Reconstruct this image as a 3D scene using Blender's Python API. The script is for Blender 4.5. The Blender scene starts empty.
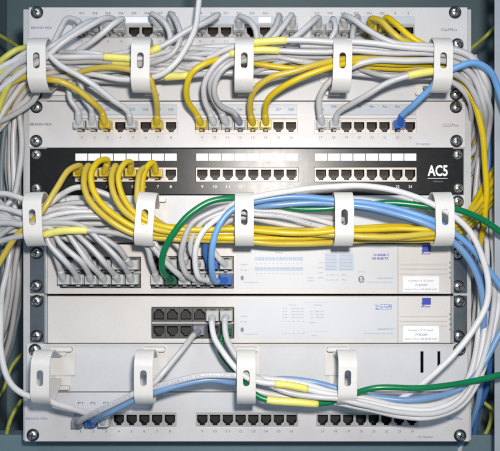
import bpy, bmesh, math, random
from mathutils import Vector, noise
random.seed(7)
sc = bpy.context.scene
col = sc.collection
D = 750.0                       # camera distance to the face of the rack, millimetres

# ------------------------------------------------------------------ camera, light, exposure
cam = bpy.data.cameras.new('camera')
cam.sensor_width = 36.0
cam.lens = 36.0 * D / 500.0
cam.clip_start = 0.02
cam.clip_end = 20.0
cam_o = bpy.data.objects.new('camera', cam)
cam_o.location = (0, -D / 1000, 0)
cam_o.rotation_euler = (math.radians(90), 0, 0)
col.objects.link(cam_o)
sc.camera = cam_o

world = bpy.data.worlds.new('World')
sc.world = world
world.use_nodes = True
bgn = world.node_tree.nodes['Background']
bgn.inputs[0].default_value = (0.58, 0.79, 1.0, 1)
bgn.inputs[1].default_value = 0.24

def area(name, loc, target, size, power, colour, spread=180):
    l = bpy.data.lights.new(name, 'AREA')
    l.shape = 'DISK'
    l.size = size
    l.energy = power
    l.color = colour
    l.spread = math.radians(spread)
    o = bpy.data.objects.new(name, l)
    o.location = loc
    o.rotation_euler = (Vector(target) - Vector(loc)).to_track_quat('-Z', 'Y').to_euler()
    col.objects.link(o)
    return o
area('camera_flash', (0.045, -0.76, 0.10), (0.02, 0, -0.05), 0.05, 2.45, (1.0, 0.945, 0.885), 116)
area('room_ceiling_lamp', (-0.25, -1.15, 1.15), (0, 0, 0), 0.75, 6.6, (0.74, 0.88, 1.0))

sc.view_settings.view_transform = 'Standard'
sc.view_settings.look = 'None'
sc.view_settings.gamma = 1
sc.view_settings.use_curve_mapping = False
sc.view_settings.exposure = 0.12
sc.render.engine = 'CYCLES'
sc.cycles.use_denoising = True
sc.cycles.filter_width = 2.3
sc.cycles.max_bounces = 6
sc.cycles.transmission_bounces = 6

# ------------------------------------------------------------------ helpers
def W(px, py, h=0.0):
    """point seen at photo pixel (px, py), h millimetres in front of the rack face; 1 px = 1 mm on the face"""
    k = (D - h) / D / 1000.0
    return Vector(((px - 250.0) * k, -h / 1000.0, (225.5 - py) * k))

def F(px, py, h=0.0):
    """point on the rack face grid (1 mm steps), standing h millimetres proud"""
    return Vector(((px - 250.0) / 1000.0, -h / 1000.0, (225.5 - py) / 1000.0))

MATS = {}
DIRT = dict(panel_paint=(.33, .32, .31), manager_paint=(.36, .35, .33), switch_plastic=(.40, .37, .34), ring_paint=(.42, .39, .35), black_paint=(.05, .05, .05), cable_grey=(.30, .28, .26),
            cable_white=(.36, .34, .31), cable_yellow=(.34, .25, .03), overlay_film=(.52, .55, .62), rail_paint=(.25, .25, .24), cabinet_paint=(.07, .10, .12))
def mat(name, rgb, rough=0.5, metal=0.0, var=0.06, scale=60.0, bump=0.0, trans=0.0, spec=0.5, coat=0.0, vscale=None, ior=None, speck=None):
    speck = speck or DIRT.get(name)
    m = bpy.data.materials.new(name)
    m.use_nodes = True
    nt = m.node_tree
    b = nt.nodes['Principled BSDF']
    b.inputs['Roughness'].default_value = rough
    b.inputs['Metallic'].default_value = metal
    b.inputs['Specular IOR Level'].default_value = spec
    b.inputs['Transmission Weight'].default_value = trans
    b.inputs['Coat Weight'].default_value = coat
    if ior: b.inputs['IOR'].default_value = ior
    tc = nt.nodes.new('ShaderNodeNewGeometry')
    n1 = nt.nodes.new('ShaderNodeTexNoise')
    n1.inputs['Scale'].default_value = scale
    n1.inputs['Detail'].default_value = 4
    n1.inputs['Roughness'].default_value = 0.65
    nt.links.new(tc.outputs['Position'], n1.inputs['Vector'])
    r = nt.nodes.new('ShaderNodeMapRange')
    r.inputs['From Min'].default_value = 0.3
    r.inputs['From Max'].default_value = 0.7
    r.inputs['To Min'].default_value = 1 - var
    r.inputs['To Max'].default_value = 1 + var
    nt.links.new(n1.outputs['Fac'], r.inputs['Value'])
    mx = nt.nodes.new('ShaderNodeMix')
    mx.data_type = 'RGBA'
    mx.blend_type = 'MULTIPLY'
    mx.inputs['Factor'].default_value = 1.0
    mx.inputs[6].default_value = (*rgb, 1)
    nt.links.new(r.outputs['Result'], mx.inputs[7])
    tone = mx.outputs[2]
    if name.startswith('cable_'):
        oi = nt.nodes.new('ShaderNodeObjectInfo')
        hs = nt.nodes.new('ShaderNodeHueSaturation')
        for inp, lo, hi in (('Value', 0.84, 1.12), ('Saturation', 0.9, 1.08)):
            rr = nt.nodes.new('ShaderNodeMapRange')
            rr.inputs['To Min'].default_value = lo
            rr.inputs['To Max'].default_value = hi
            nt.links.new(oi.outputs['Random'], rr.inputs['Value'])
            nt.links.new(rr.outputs['Result'], hs.inputs[inp])
        nt.links.new(tone, hs.inputs['Color'])
        tone = hs.outputs['Color']
    if speck:
        ns = nt.nodes.new('ShaderNodeTexNoise')
        ns.inputs['Scale'].default_value = 420
        ns.inputs['Detail'].default_value = 5
        ns.inputs['Roughness'].default_value = 0.7
        nt.links.new(tc.outputs['Position'], ns.inputs['Vector'])
        rs = nt.nodes.new('ShaderNodeMapRange')
        rs.inputs['From Min'].default_value = 0.60
        rs.inputs['From Max'].default_value = 0.78
        nt.links.new(ns.outputs['Fac'], rs.inputs['Value'])
        ms = nt.nodes.new('ShaderNodeMix')
        ms.data_type = 'RGBA'
        nt.links.new(rs.outputs['Result'], ms.inputs['Factor'])
        nt.links.new(tone, ms.inputs[6])
        ms.inputs[7].default_value = (*speck, 1)
        tone = ms.outputs[2]
    nt.links.new(tone, b.inputs['Base Color'])
    # wear in the gloss
    r2 = nt.nodes.new('ShaderNodeMapRange')
    r2.inputs['To Min'].default_value = max(0.05, rough - 0.03)
    r2.inputs['To Max'].default_value = min(1.0, rough + 0.04)
    n2 = nt.nodes.new('ShaderNodeTexNoise')
    n2.inputs['Scale'].default_value = scale * 2.3
    n2.inputs['Detail'].default_value = 3
    nt.links.new(tc.outputs['Position'], n2.inputs['Vector'])
    nt.links.new(n2.outputs['Fac'], r2.inputs['Value'])
    nt.links.new(r2.outputs['Result'], b.inputs['Roughness'])
    if bump:
        n3 = nt.nodes.new('ShaderNodeTexNoise')
        n3.inputs['Scale'].default_value = vscale or 1800
        n3.inputs['Detail'].default_value = 2
        nt.links.new(tc.outputs['Position'], n3.inputs['Vector'])
        bp = nt.nodes.new('ShaderNodeBump')
        bp.inputs['Strength'].default_value = bump
        bp.inputs['Distance'].default_value = 0.0004
        nt.links.new(n3.outputs['Fac'], bp.inputs['Height'])
        nt.links.new(bp.outputs['Normal'], b.inputs['Normal'])
    MATS[name] = m
    return m

mat('panel_paint', (0.585, 0.57, 0.585), 0.42, var=0.05, scale=25, bump=0.10)
mat('ring_paint', (0.66, 0.64, 0.62), 0.38, var=0.04, scale=40, bump=0.05)
mat('manager_paint', (0.57, 0.57, 0.59), 0.40, var=0.05, scale=22, bump=0.10)
mat('black_paint', (0.009, 0.009, 0.010), 0.28, var=0.2, scale=60, bump=0.06, spec=0.35)
mat('switch_plastic', (0.60, 0.575, 0.56), 0.40, var=0.04, scale=25, bump=0.08)
mat('overlay_film', (0.56, 0.57, 0.60), 0.42, var=0.012, scale=30)
mat('ear_steel', (0.36, 0.37, 0.38), 0.22, metal=0.95, var=0.15, scale=50, bump=0.04)
mat('edge_steel', (0.75, 0.76, 0.78), 0.25, metal=0.8, var=0.1, scale=80)
mat('chrome', (0.78, 0.78, 0.79), 0.27, metal=1.0, var=0.1, scale=400)
mat('washer_black', (0.012, 0.012, 0.013), 0.35, var=0.1)
mat('rail_paint', (0.46, 0.465, 0.475), 0.5, var=0.08, scale=40, bump=0.1)
mat('cabinet_paint', (0.125, 0.195, 0.23), 0.5, var=0.10, scale=9, bump=0.1)
mat('post_paint', (0.33, 0.36, 0.40), 0.4, var=0.08, scale=20)
mat('hole_black', (0.006, 0.006, 0.007), 0.5, var=0.2)
mat('port_cream', (0.66, 0.59, 0.53), 0.4, var=0.06)
mat('port_grey', (0.36, 0.36, 0.36), 0.4, var=0.08)
mat('port_dark', (0.075, 0.072, 0.07), 0.35, var=0.1)
mat('gold', (0.62, 0.40, 0.18), 0.3, metal=0.9, var=0.1)
mat('paper', (0.80, 0.80, 0.82), 0.6, var=0.03, scale=90)
mat('clear_strip', (0.52, 0.55, 0.60), 0.18, var=0.05, scale=90, coat=0.4)
mat('ink_dark', (0.035, 0.035, 0.045), 0.5, var=0.1)
mat('ink_grey', (0.17, 0.175, 0.21), 0.5, var=0.1)
mat('ink_faint', (0.26, 0.29, 0.38), 0.5, var=0.1)
mat('ink_tint', (0.41, 0.47, 0.58), 0.4, var=0.05)
mat('ink_blue', (0.035, 0.055, 0.36), 0.4, var=0.1)
mat('ink_paleblue', (0.16, 0.22, 0.42), 0.4, var=0.1)
mat('ink_white', (0.85, 0.85, 0.85), 0.5, var=0.03)
mat('clear_plug', (0.74, 0.76, 0.76), 0.15, trans=0.45, var=0.06, scale=300, ior=1.45)
mat('clear_boot', (0.56, 0.57, 0.58), 0.28, trans=0.2, var=0.08, scale=300)
mat('plug_yellow', (0.68, 0.50, 0.035), 0.2, trans=0.25, var=0.12, scale=300)
mat('plug_green', (0.008, 0.10, 0.05), 0.25, trans=0.15, var=0.12, scale=300)
mat('plug_blue', (0.035, 0.14, 0.50), 0.22, trans=0.25, var=0.12, scale=300)
mat('plug_slate', (0.24, 0.25, 0.30), 0.3, trans=0.15, var=0.12, scale=300)
mat('cable_grey', (0.50, 0.495, 0.51), 0.36, var=0.09, scale=35, bump=0.06, vscale=400)
mat('cable_white', (0.60, 0.59, 0.60), 0.32, var=0.06, scale=35, bump=0.06, vscale=400)
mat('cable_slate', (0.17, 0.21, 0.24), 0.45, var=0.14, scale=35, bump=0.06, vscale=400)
mat('cable_yellow', (0.60, 0.44, 0.022), 0.33, var=0.09, scale=35, bump=0.06, vscale=400)
mat('cable_lime', (0.52, 0.50, 0.07), 0.4, var=0.12, scale=60, bump=0.06, vscale=400)
mat('cable_green', (0.008, 0.15, 0.055), 0.28, var=0.12, scale=35, bump=0.06, vscale=400)
mat('cable_blue', (0.15, 0.32, 0.60), 0.32, var=0.09, scale=35, bump=0.06, vscale=400)
mat('cable_navy', (0.05, 0.13, 0.34), 0.36, var=0.09, scale=35, bump=0.06, vscale=400)
mat('sleeve_yellow', (0.74, 0.68, 0.17), 0.35, var=0.07, scale=120, bump=0.05)
mat('earth_lime', (0.30, 0.34, 0.05), 0.4, var=0.25, scale=90)

def link(name, me, parent=None, mats=None):
    o = bpy.data.objects.new(name, me)
    col.objects.link(o)
    if parent is not None: o.parent = parent
    if mats:
        for m in mats: me.materials.append(MATS[m])
    return o

def bm_obj(name, bm, m, parent=None, smooth=False):
    bmesh.ops.recalc_face_normals(bm, faces=bm.faces)
    me = bpy.data.meshes.new(name)
    bm.to_mesh(me); bm.free()
    if smooth:
        for p in me.polygons: p.use_smooth = True
    return link(name, me, parent, [m] if isinstance(m, str) else m)

def thing(name, label, cat, loc=(0, 0, 0), group=None):
    o = bpy.data.objects.new(name, None)
    o.empty_display_size = 0.01
    o.location = (0, 0, 0)
    col.objects.link(o)
    o['label'] = label; o['category'] = cat
    if group: o['group'] = group
    return o

def bevel(o, w=0.4, seg=2):
    b = o.modifiers.new('bevel', 'BEVEL')
    b.width = w / 1000; b.segments = seg; b.limit_method = 'ANGLE'; b.angle_limit = math.radians(35)
    return o

def add_box(bm, x0, x1, y0, y1, h0, h1):
    vs = [bm.verts.new(F(x, y, h)) for h in (h0, h1) for y in (y0, y1) for x in (x0, x1)]
    for f in ((0, 1, 3, 2), (4, 5, 7, 6), (0, 1, 5, 4), (2, 3, 7, 6), (0, 2, 6, 4), (1, 3, 7, 5)):
        bm.faces.new([vs[i] for i in f])

def box(name, x0, x1, y0, y1, h0, h1, m, parent=None, bev=0.4):
    bm = bmesh.new()
    add_box(bm, x0, x1, y0, y1, h0, h1)
    o = bm_obj(name, bm, m, parent)
    if bev: bevel(o, bev)
    return o

def plate(name, x0, x1, y0, y1, holes, t, m, parent, h=0.0, bev=0.5):
    """sheet with rectangular openings cut right through"""
    xs = sorted({x0, x1, *[v for q in holes for v in q[:2]]})
    ys = sorted({y0, y1, *[v for q in holes for v in q[2:]]})
    def solid(i, j):
        if i < 0 or j < 0 or i >= len(xs) - 1 or j >= len(ys) - 1: return False
        cx, cy = (xs[i] + xs[i + 1]) / 2, (ys[j] + ys[j + 1]) / 2
        return not any(a < cx < b and c < cy < d for a, b, c, d in holes)
    bm = bmesh.new()
    cache = {}
    def v(i, j, k):
        if (i, j, k) not in cache: cache[(i, j, k)] = bm.verts.new(F(xs[i], ys[j], h - k * t))
        return cache[(i, j, k)]
    for i in range(len(xs) - 1):
        for j in range(len(ys) - 1):
            if not solid(i, j): continue
            for k in (0, 1):
                bm.faces.new([v(i, j, k), v(i + 1, j, k), v(i + 1, j + 1, k), v(i, j + 1, k)])
            for di, dj, a, b in ((-1, 0, (0, 0), (0, 1)), (1, 0, (1, 0), (1, 1)), (0, -1, (0, 0), (1, 0)), (0, 1, (0, 1), (1, 1))):
                if not solid(i + di, j + dj):
                    bm.faces.new([v(i + a[0], j + a[1], 0), v(i + b[0], j + b[1], 0), v(i + b[0], j + b[1], 1), v(i + a[0], j + a[1], 1)])
    o = bm_obj(name, bm, m, parent)
    if bev: bevel(o, bev)
    return o

TXT = {}
def text(s, cx, cy, w, hh, m, parent, name='lettering', h=0.25, bold=0.0, shear=0.0):
    """flat print fitted to w x hh millimetres, centred on the face at (cx, cy)"""
    key = (s, bold, shear)
    if key not in TXT:
        cu = bpy.data.curves.new('print', 'FONT')
        cu.body = s; cu.offset = bold; cu.shear = shear
        cu.resolution_u = 3
        ob = bpy.data.objects.new('print', cu)
        col.objects.link(ob)
        dg = bpy.context.evaluated_depsgraph_get()
        me = bpy.data.meshes.new_from_object(ob.evaluated_get(dg))
        bpy.data.objects.remove(ob); bpy.data.curves.remove(cu)
        xs = [v.co.x for v in me.vertices]; ys = [v.co.y for v in me.vertices]
        TXT[key] = (me, min(xs), max(xs), min(ys), max(ys))
    src, a, b, c, d = TXT[key]
    me = src.copy()
    me.materials.clear()
    sx, sy = w / max(1e-6, b - a), hh / max(1e-6, d - c)
    for v in me.vertices:
        v.co = F(cx + (v.co.x - (a + b) / 2) * sx, cy - (v.co.y - (c + d) / 2) * sy, h)
    return link(name, me, parent, [m])

# ------------------------------------------------------------------ cabinet behind the rack
cab = thing('rack_cabinet', 'slate blue steel cabinet holding the rack, seen behind and around it', 'cabinet')
box('back_panel', -420, 920, -260, 720, -212, -208, 'cabinet_paint', cab, bev=0)
box('side_panel', -64, -60, -260, 720, -207, 60, 'cabinet_paint', cab, bev=0)
box('side_panel', 560, 564, -260, 720, -207, 60, 'cabinet_paint', cab, bev=0)
box('floor_panel', -59, 559, 520, 524, -207, 60, 'cabinet_paint', cab, bev=0)
box('top_panel', -59, 559, -74, -70, -207, 60, 'cabinet_paint', cab, bev=0)
def rail(x0, x1, lip):
    bm = bmesh.new()
    add_box(bm, x0, x1, 8.5, 441, -4.5, -2.3)
    add_box(bm, lip, lip + 2, 8.5, 441, -42, -4.5)
    return bevel(bm_obj('mounting_rail', bm, 'rail_paint', cab), 0.5)
rail(22.5, 46, 22.5)
rail(454, 472, 470)
box('lower_crossbar', -59, 559, 446.5, 515, -60, -40, 'cabinet_paint', cab, bev=1)
# the lit upright of the frame at the right edge
po = plate('frame_upright', 490.2, 522, -60, 500, [(497.5, 503, y, y + 8) for y in range(-52, 490, 24)], 2.0, 'post_paint', cab, h=14)

# ------------------------------------------------------------------ shared small parts
def screw_mesh():
    bm = bmesh.new()
    R, H, N, K = 4.9, 3.1, 40, 9
    rings = []
    for k in range(K):
        a = k / (K - 1) * math.pi / 2
        rr, hh = R * math.sin(a), H * math.cos(a)
        rg = []
        for i in range(N):
            t = 2 * math.pi * i / N
            x, z = rr * math.cos(t), rr * math.sin(t)
            dep = 0.0
            rg.append((x, z, hh - dep))
        rings.append(rg)
    top = bm.verts.new((0, -H / 1000, 0))
    vs = [[bm.verts.new((x / 1000, -h / 1000, z / 1000)) for x, z, h in rg] for rg in rings[1:]]
    for i in range(N):
        j = (i + 1) % N
        bm.faces.new([top, vs[0][i], vs[0][j]])
        for k in range(len(vs) - 1):
            bm.faces.new([vs[k][i], vs[k + 1][i], vs[k + 1][j], vs[k][j]])
    bmesh.ops.recalc_face_normals(bm, faces=bm.faces)
    me = bpy.data.meshes.new('screw')
    bm.to_mesh(me); bm.free()
    for p in me.polygons: p.use_smooth = True
    me.materials.append(MATS['chrome'])
    return me
def recess_shade_mesh():  # dark strips over the dome colour in the shade of the cross slot
    bm = bmesh.new()
    R, H = 4.9, 3.1
    for ax in (0, 1):
        rows = []
        for k in range(9):
            u = -2.9 + 5.8 * k / 8
            w = 0.62 - 0.10 * abs(u) / 2.9
            row = []
            for v in (-w, w):
                x, z = (u, v) if ax == 0 else (v, u)
                hh = H * math.sqrt(max(0, 1 - (x * x + z * z) / (R * R))) + 0.05 + 0.012 * ax
                row.append(bm.verts.new((x / 1000, -hh / 1000, z / 1000)))
            rows.append(row)
        for a, b in zip(rows, rows[1:]): bm.faces.new([a[0], a[1], b[1], b[0]])
    me = bpy.data.meshes.new('recess_shade')
    bm.to_mesh(me); bm.free()
    me.materials.append(MATS['washer_black'])
    return me
def washer_mesh():
    bm = bmesh.new()
    prof = [(4.4, 0.7), (5.3, 1.5), (6.0, 1.1), (6.3, 0.0)]
    N = 32
    vs = [[bm.verts.new((r * math.cos(2 * math.pi * i / N) / 1000, -h / 1000, r * math.sin(2 * math.pi * i / N) / 1000)) for i in range(N)] for r, h in prof]
    for k in range(len(prof) - 1):
        for i in range(N):
            j = (i + 1) % N
            bm.faces.new([vs[k][i], vs[k + 1][i], vs[k + 1][j], vs[k][j]])
    bmesh.ops.recalc_face_normals(bm, faces=bm.faces)
    me = bpy.data.meshes.new('washer')
    bm.to_mesh(me); bm.free()
    for p in me.polygons: p.use_smooth = True
    me.materials.append(MATS['washer_black'])
    return me
SCREW, WASHER, RECESS_SHADE = screw_mesh(), washer_mesh(), recess_shade_mesh()
def screw(px, py, parent, cup=True, h=0.3):
    s = link('screw', SCREW, parent)
    s.location = F(px, py, h)
    s.rotation_euler = (0, random.uniform(0, 1.5), 0)
    link('recess_shade', RECESS_SHADE, s)
    if cup:
        w = link('washer', WASHER, s)
    return s

def port_mesh(w, hh, frame, flip=1, gold=True, wall='hole_black'):
    bm = bmesh.new()
    def P(x, z, h): return bm.verts.new((x / 1000, -h / 1000, flip * z / 1000))
    a = w / 2
    outer = [(-a, hh / 2), (a, hh / 2), (a, -hh / 2), (-a, -hh / 2)]
    hole = [(-.415 * w, .36 * hh), (.415 * w, .36 * hh), (.415 * w, -.10 * hh), (.27 * w, -.26 * hh), (.20 * w, -.26 * hh), (.20 * w, -.40 * hh),
            (-.20 * w, -.40 * hh), (-.20 * w, -.26 * hh), (-.27 * w, -.26 * hh), (-.415 * w, -.10 * hh)]
    ov = [P(x, z, 0) for x, z in outer]; hv = [P(x, z, 0) for x, z in hole]
    es = [bm.edges.new((l[i], l[(i + 1) % len(l)])) for l in (ov, hv) for i in range(len(l))]
    bmesh.ops.triangle_fill(bm, use_beauty=True, use_dissolve=False, edges=es, normal=(0, -1, 0))
    bv = [P(x, z, -11) for x, z in hole]
    mv = [P(x, z, -0.8) for x, z in hole]
    n = len(hole)
    for i in range(n):
        j = (i + 1) % n
        bm.faces.new([hv[i], hv[j], mv[j], mv[i]])
        f = bm.faces.new([mv[i], mv[j], bv[j], bv[i]]); f.material_index = 1
    f = bm.faces.new(bv); f.material_index = 1
    ob = [P(x, z, -11.5) for x, z in outer]
    for i in range(4):
        bm.faces.new([ov[i], ov[(i + 1) % 4], ob[(i + 1) % 4], ob[i]])
    if gold:
        for k in range(8):
            x = (-.30 + .6 * k / 7) * w
            q = [P(x - .18, .33 * hh, -2.2), P(x + .18, .33 * hh, -2.2), P(x + .18, -.02 * hh, -8.5), P(x - .18, -.02 * hh, -8.5)]
            f = bm.faces.new(q); f.material_index = 2
    bmesh.ops.recalc_face_normals(bm, faces=bm.faces)
    me = bpy.data.meshes.new('port')
    bm.to_mesh(me); bm.free()
    for m in (frame, wall, 'gold'): me.materials.append(MATS[m])
    return me

def plug_mesh(m):
    bm = bmesh.new()
    def bx(x0, x1, h0, h1, z0, z1):
        vs = [bm.verts.new((x / 1000, -h / 1000, z / 1000)) for h in (h0, h1) for z in (z0, z1) for x in (x0, x1)]
        for f in ((0, 1, 3, 2), (4, 5, 7, 6), (0, 1, 5, 4), (2, 3, 7, 6), (0, 2, 6, 4), (1, 3, 7, 5)):
            bm.faces.new([vs[i] for i in f])
    bx(-5.5, 5.5, -9.5, 12.5, -3.2, 5.0)
    bx(-1.6, 1.6, -6, 11.5, -5.0, -4.0)
    bx(-4.9, 4.9, 12.6, 16, -2.9, 4.4)
    bmesh.ops.recalc_face_normals(bm, faces=bm.faces)
    bmesh.ops.bevel(bm, geom=bm.edges[:], offset=0.00035, segments=2, affect='EDGES', profile=0.6)
    me = bpy.data.meshes.new('plug')
    bm.to_mesh(me); bm.free()
    me.materials.append(MATS[m])
    return me
PLUG = {k: plug_mesh(v) for k, v in dict(grey='clear_plug', white='clear_plug', slate='plug_slate', yellow='plug_yellow', blue='plug_blue', navy='plug_blue', green='plug_green').items()}
BOOT = dict(grey='clear_boot', white='clear_boot', slate='plug_slate', yellow='plug_yellow', blue='plug_blue', navy='plug_blue', green='plug_green')

# ------------------------------------------------------------------ patch panels
def cx_port(p, n):
    b, i = (n - 1) // 8, (n - 1) % 8
    base = {1: (82, 200, 317), 2: (82, 202, 321), 3: (81.5, 202.3, 321), 4: (80.5, 202.3, 322.8)}[p][b]
    pitch = {1: 13.03, 2: 12.73, 3: 12.75, 4: 12.76}[p]
    return base + pitch * i
PORT_Y = {1: 31.5, 2: 126.7, 3: 174.5, 4: 420}
PX0, PX1 = 28.8, 465.5
def port_rows(p, root, frame, hh, wall='hole_black', gold=True):
    pitch = {1: 13.03, 2: 12.73, 3: 12.75, 4: 12.76}[p]
    me = port_mesh(pitch - 0.1, hh, frame, 1, gold, wall)
    for n in range(1, 25):
        o = link('port', me, root)
        o.location = F(cx_port(p, n), PORT_Y[p], -0.6)
def port_holes(p, hh):
    pitch = {1: 13.03, 2: 12.73, 3: 12.75, 4: 12.76}[p]
    return [(cx_port(p, 8 * b + 1) - pitch / 2, cx_port(p, 8 * b + 8) + pitch / 2, PORT_Y[p] - hh / 2, PORT_Y[p] + hh / 2) for b in range(3)]

# --- top panel
p1 = thing('patch_bay', 'pale grey patch panel at the very top of the rack, above the first rings', 'patch panel', group='patch panels in the rack')
plate('plate', PX0, 467.5, 7.2, 53.0, port_holes(1, 12.5), 1.8, 'panel_paint', p1)
port_rows(1, p1, 'port_grey', 12.5)
for n in range(1, 25):
    x = cx_port(1, n)
    text('D%d' % n if n < 23 else str(n - 22), x, 13.2, 4.6 if n < 23 else 0.7 if n == 23 else 1.6, 2.2, 'ink_dark', p1, 'number')
    text(str(n), x, 41.3, 0.7 if n == 1 else 1.8 if n < 10 else 3, 2.2, 'ink_grey', p1, 'number')
for b in range(3):
    a, c = cx_port(1, 8 * b + 1) - 6, cx_port(1, 8 * b + 8) + 6
    box('label_holder', a, c, 16.2, 24.4, 0.02, 1.6, 'clear_strip', p1)
box('paper_label', 123.5, 148, 17.6, 23.2, 1.7, 2.0, 'paper', p1, 0)
box('paper_label', 258.5, 271, 17.6, 23.2, 1.7, 2.0, 'paper', p1, 0)
text('BRAND-REX', 41.5, 27.6, 21, 2.2, 'ink_paleblue', p1, bold=0.01)
text('Cat5Plus', 449, 29.6, 16, 3.0, 'ink_grey', p1, shear=0.2)

# --- second panel
p2 = thing('patch_bay', 'pale grey patch panel directly above the black one', 'patch panel', group='patch panels in the rack')
plate('plate', PX0, PX1, 101.4, 147.6, port_holes(2, 13.4), 1.8, 'panel_paint', p2)
port_rows(2, p2, 'port_cream', 13.4)
for b in range(3):
    a, c = cx_port(2, 8 * b + 1) - 6, cx_port(2, 8 * b + 8) + 6
    box('label_holder', a, c, 104.2, 114.6, 0.02, 1.0, 'clear_strip', p2)
    box('holder_ridge', a, c, 115.4, 118.6, 0.02, 2.2, 'panel_paint', p2, 0.6)
for n in range(1, 25):
    x = cx_port(2, n)
    text('D%d' % (n + 22) if n < 19 else ('5' if n == 20 else 'Rm'), x, 109.6 if n < 18 else 106.6, 5 if n < 19 else 4, 2.4, 'ink_dark', p2, 'number', h=1.15)
    text(str(n), x, 137.4, 0.7 if n == 1 else 1.7 if n < 10 else 3, 2.4, 'ink_grey', p2, 'number')
text('BRAND-REX', 41, 124.2, 22, 2.6, 'ink_grey', p2, bold=0.02)
text('Cat5Plus', 450.5, 125.2, 16, 3.0, 'ink_grey', p2, shear=0.2)
text('PC NetNet', 423, 144, 14, 2.0, 'ink_grey', p2)

# --- black panel
p3 = thing('patch_bay', 'black patch panel with rows of white paper labels above its ports', 'patch panel', group='patch panels in the rack')
plate('plate', PX0 + 1, 463.8, 148.6, 194.6, port_holes(3, 14), 1.8, 'black_paint', p3)
port_rows(3, p3, 'port_cream', 14)
for n in range(1, 25):
    x = cx_port(3, n)
    box('paper_label', x - 5.95, x + 5.95, 153.6, 160.7, 0.02, 0.35, 'paper', p3, 0)
    text(str(n), x, 186.6, 0.8 if n == 1 else 1.9 if n < 10 else 3.4, 2.7, 'ink_white', p3, 'number')
text('AC5', 437.6, 170.6, 20, 11, 'ink_white', p3, bold=0.025)
box('printed_rule', 427.6, 447.4, 178.2, 178.6, 0.02, 0.2, 'ink_white', p3, 0)
text('Advance', 438, 181.2, 10, 1.9, 'ink_grey', p3)

# --- bottom panel
p4 = thing('patch_bay', 'pale grey patch panel at the very bottom with black ports', 'patch panel', group='patch panels in the rack')
plate('plate', 24.5, 469.5, 392.6, 441.6, port_holes(4, 14), 1.8, 'panel_paint', p4)
port_rows(4, p4, 'port_grey', 14, gold=False)
for n in range(1, 25):
    x = cx_port(4, n)
    box('paper_label', x - 5.9, x + 5.9, 396.5, 408.5, 0.02, 0.22, 'overlay_film', p4, 0)
    text(str(n), x, 431.3, 0.8 if n == 1 else 1.8 if n < 10 else 3.2, 2.5, 'ink_grey', p4, 'number')
for n, s in ((1, 'P1'), (2, 'P2'), (3, 'P3'), (4, 'P4')):
    text(s, cx_port(4, n), 403, 5, 2.4, 'ink_dark', p4, 'number', h=0.4)
text('BRAND-REX', 37, 418.6, 22, 2.2, 'ink_paleblue', p4)
text('Cat5Plus', 455, 418.4, 15, 2.8, 'ink_paleblue', p4, shear=0.2)
text('PC NetNet', 425.5, 437, 15, 2.0, 'ink_grey', p4)

# ------------------------------------------------------------------ cable managers with D-rings
RW = 17.4     # ring width, mm
def ring_mesh():
    """bent steel strip: arms spring from the plate, chamfered front with a slot"""
    bm = bmesh.new()
    t = 1.8
    out = [(0, 12), (14, 15.5), (40, 24.4), (45, 25.3), (50, 25.2), (54, 23.6), (57.6, 20.6), (60.4, 17.4), (61.7, 14.6), (62, 12.5)]
    out = out + [(h, -z) for h, z in reversed(out)]
    n = len(out)
    nor = []
    for i in range(n):
        a, b = out[max(0, i - 1)], out[min(n - 1, i + 1)]
        dx, dz = b[0] - a[0], b[1] - a[1]
        L = math.hypot(dx, dz)
        nor.append((dz / L, -dx / L))
    inn = [(p[0] + q[0] * t, p[1] + q[1] * t) for p, q in zip(out, nor)]
    def P(x, h, z): return bm.verts.new((x / 1000, -h / 1000, z / 1000))
    a = RW / 2
    def wdt(i):   # the arms narrow towards the plate
        return a if 2 <= i <= n - 3 else a * (0.62 if i in (0, n - 1) else 0.8)
    O = [(P(-wdt(i), *out[i]), P(wdt(i), *out[i])) for i in range(n)]
    I = [(P(-wdt(i), *inn[i]), P(wdt(i), *inn[i])) for i in range(n)]
    fi = n // 2 - 1
    for i in range(n - 1):
        bm.faces.new([O[i][0], I[i][0], I[i + 1][0], O[i + 1][0]])
        bm.faces.new([O[i][1], I[i][1], I[i + 1][1], O[i + 1][1]])
        if i != fi:
            bm.faces.new([O[i][0], O[i][1], O[i + 1][1], O[i + 1][0]])
            bm.faces.new([I[i][0], I[i][1], I[i + 1][1], I[i + 1][0]])
    for e in (0, n - 1): bm.faces.new([O[e][0], O[e][1], I[e][1], I[e][0]])
    st = []
    r, L = 3.0, 4.4
    for k in range(9): st.append((r * math.cos(math.pi * k / 8), L + r * math.sin(math.pi * k / 8)))
    for k in range(9): st.append((-r * math.cos(math.pi * k / 8), -L - r * math.sin(math.pi * k / 8)))
    loops = []
    for V, h in ((O, out[fi][0]), (I, inn[fi][0])):
        sv = [P(x, h, z + 1.5) for x, z in st]
        rect = [V[fi][0], V[fi][1], V[fi + 1][1], V[fi + 1][0]]
        es = []
        for l in (rect, sv):
            for i in range(len(l)):
                e = bm.edges.get((l[i], l[(i + 1) % len(l)])) or bm.edges.new((l[i], l[(i + 1) % len(l)]))
                es.append(e)
        bmesh.ops.triangle_fill(bm, use_beauty=True, use_dissolve=False, edges=es, normal=(0, -1, 0))
        loops.append(sv)
    for i in range(len(st)):
        j = (i + 1) % len(st)
        bm.faces.new([loops[0][i], loops[0][j], loops[1][j], loops[1][i]])
    bmesh.ops.recalc_face_normals(bm, faces=bm.faces)
    me = bpy.data.meshes.new('ring')
    bm.to_mesh(me); bm.free()
    for p in me.polygons: p.use_smooth = True
    me.set_sharp_from_angle(angle=math.radians(32))
    me.materials.append(MATS['ring_paint'])
    return me
RING = ring_mesh()
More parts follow.
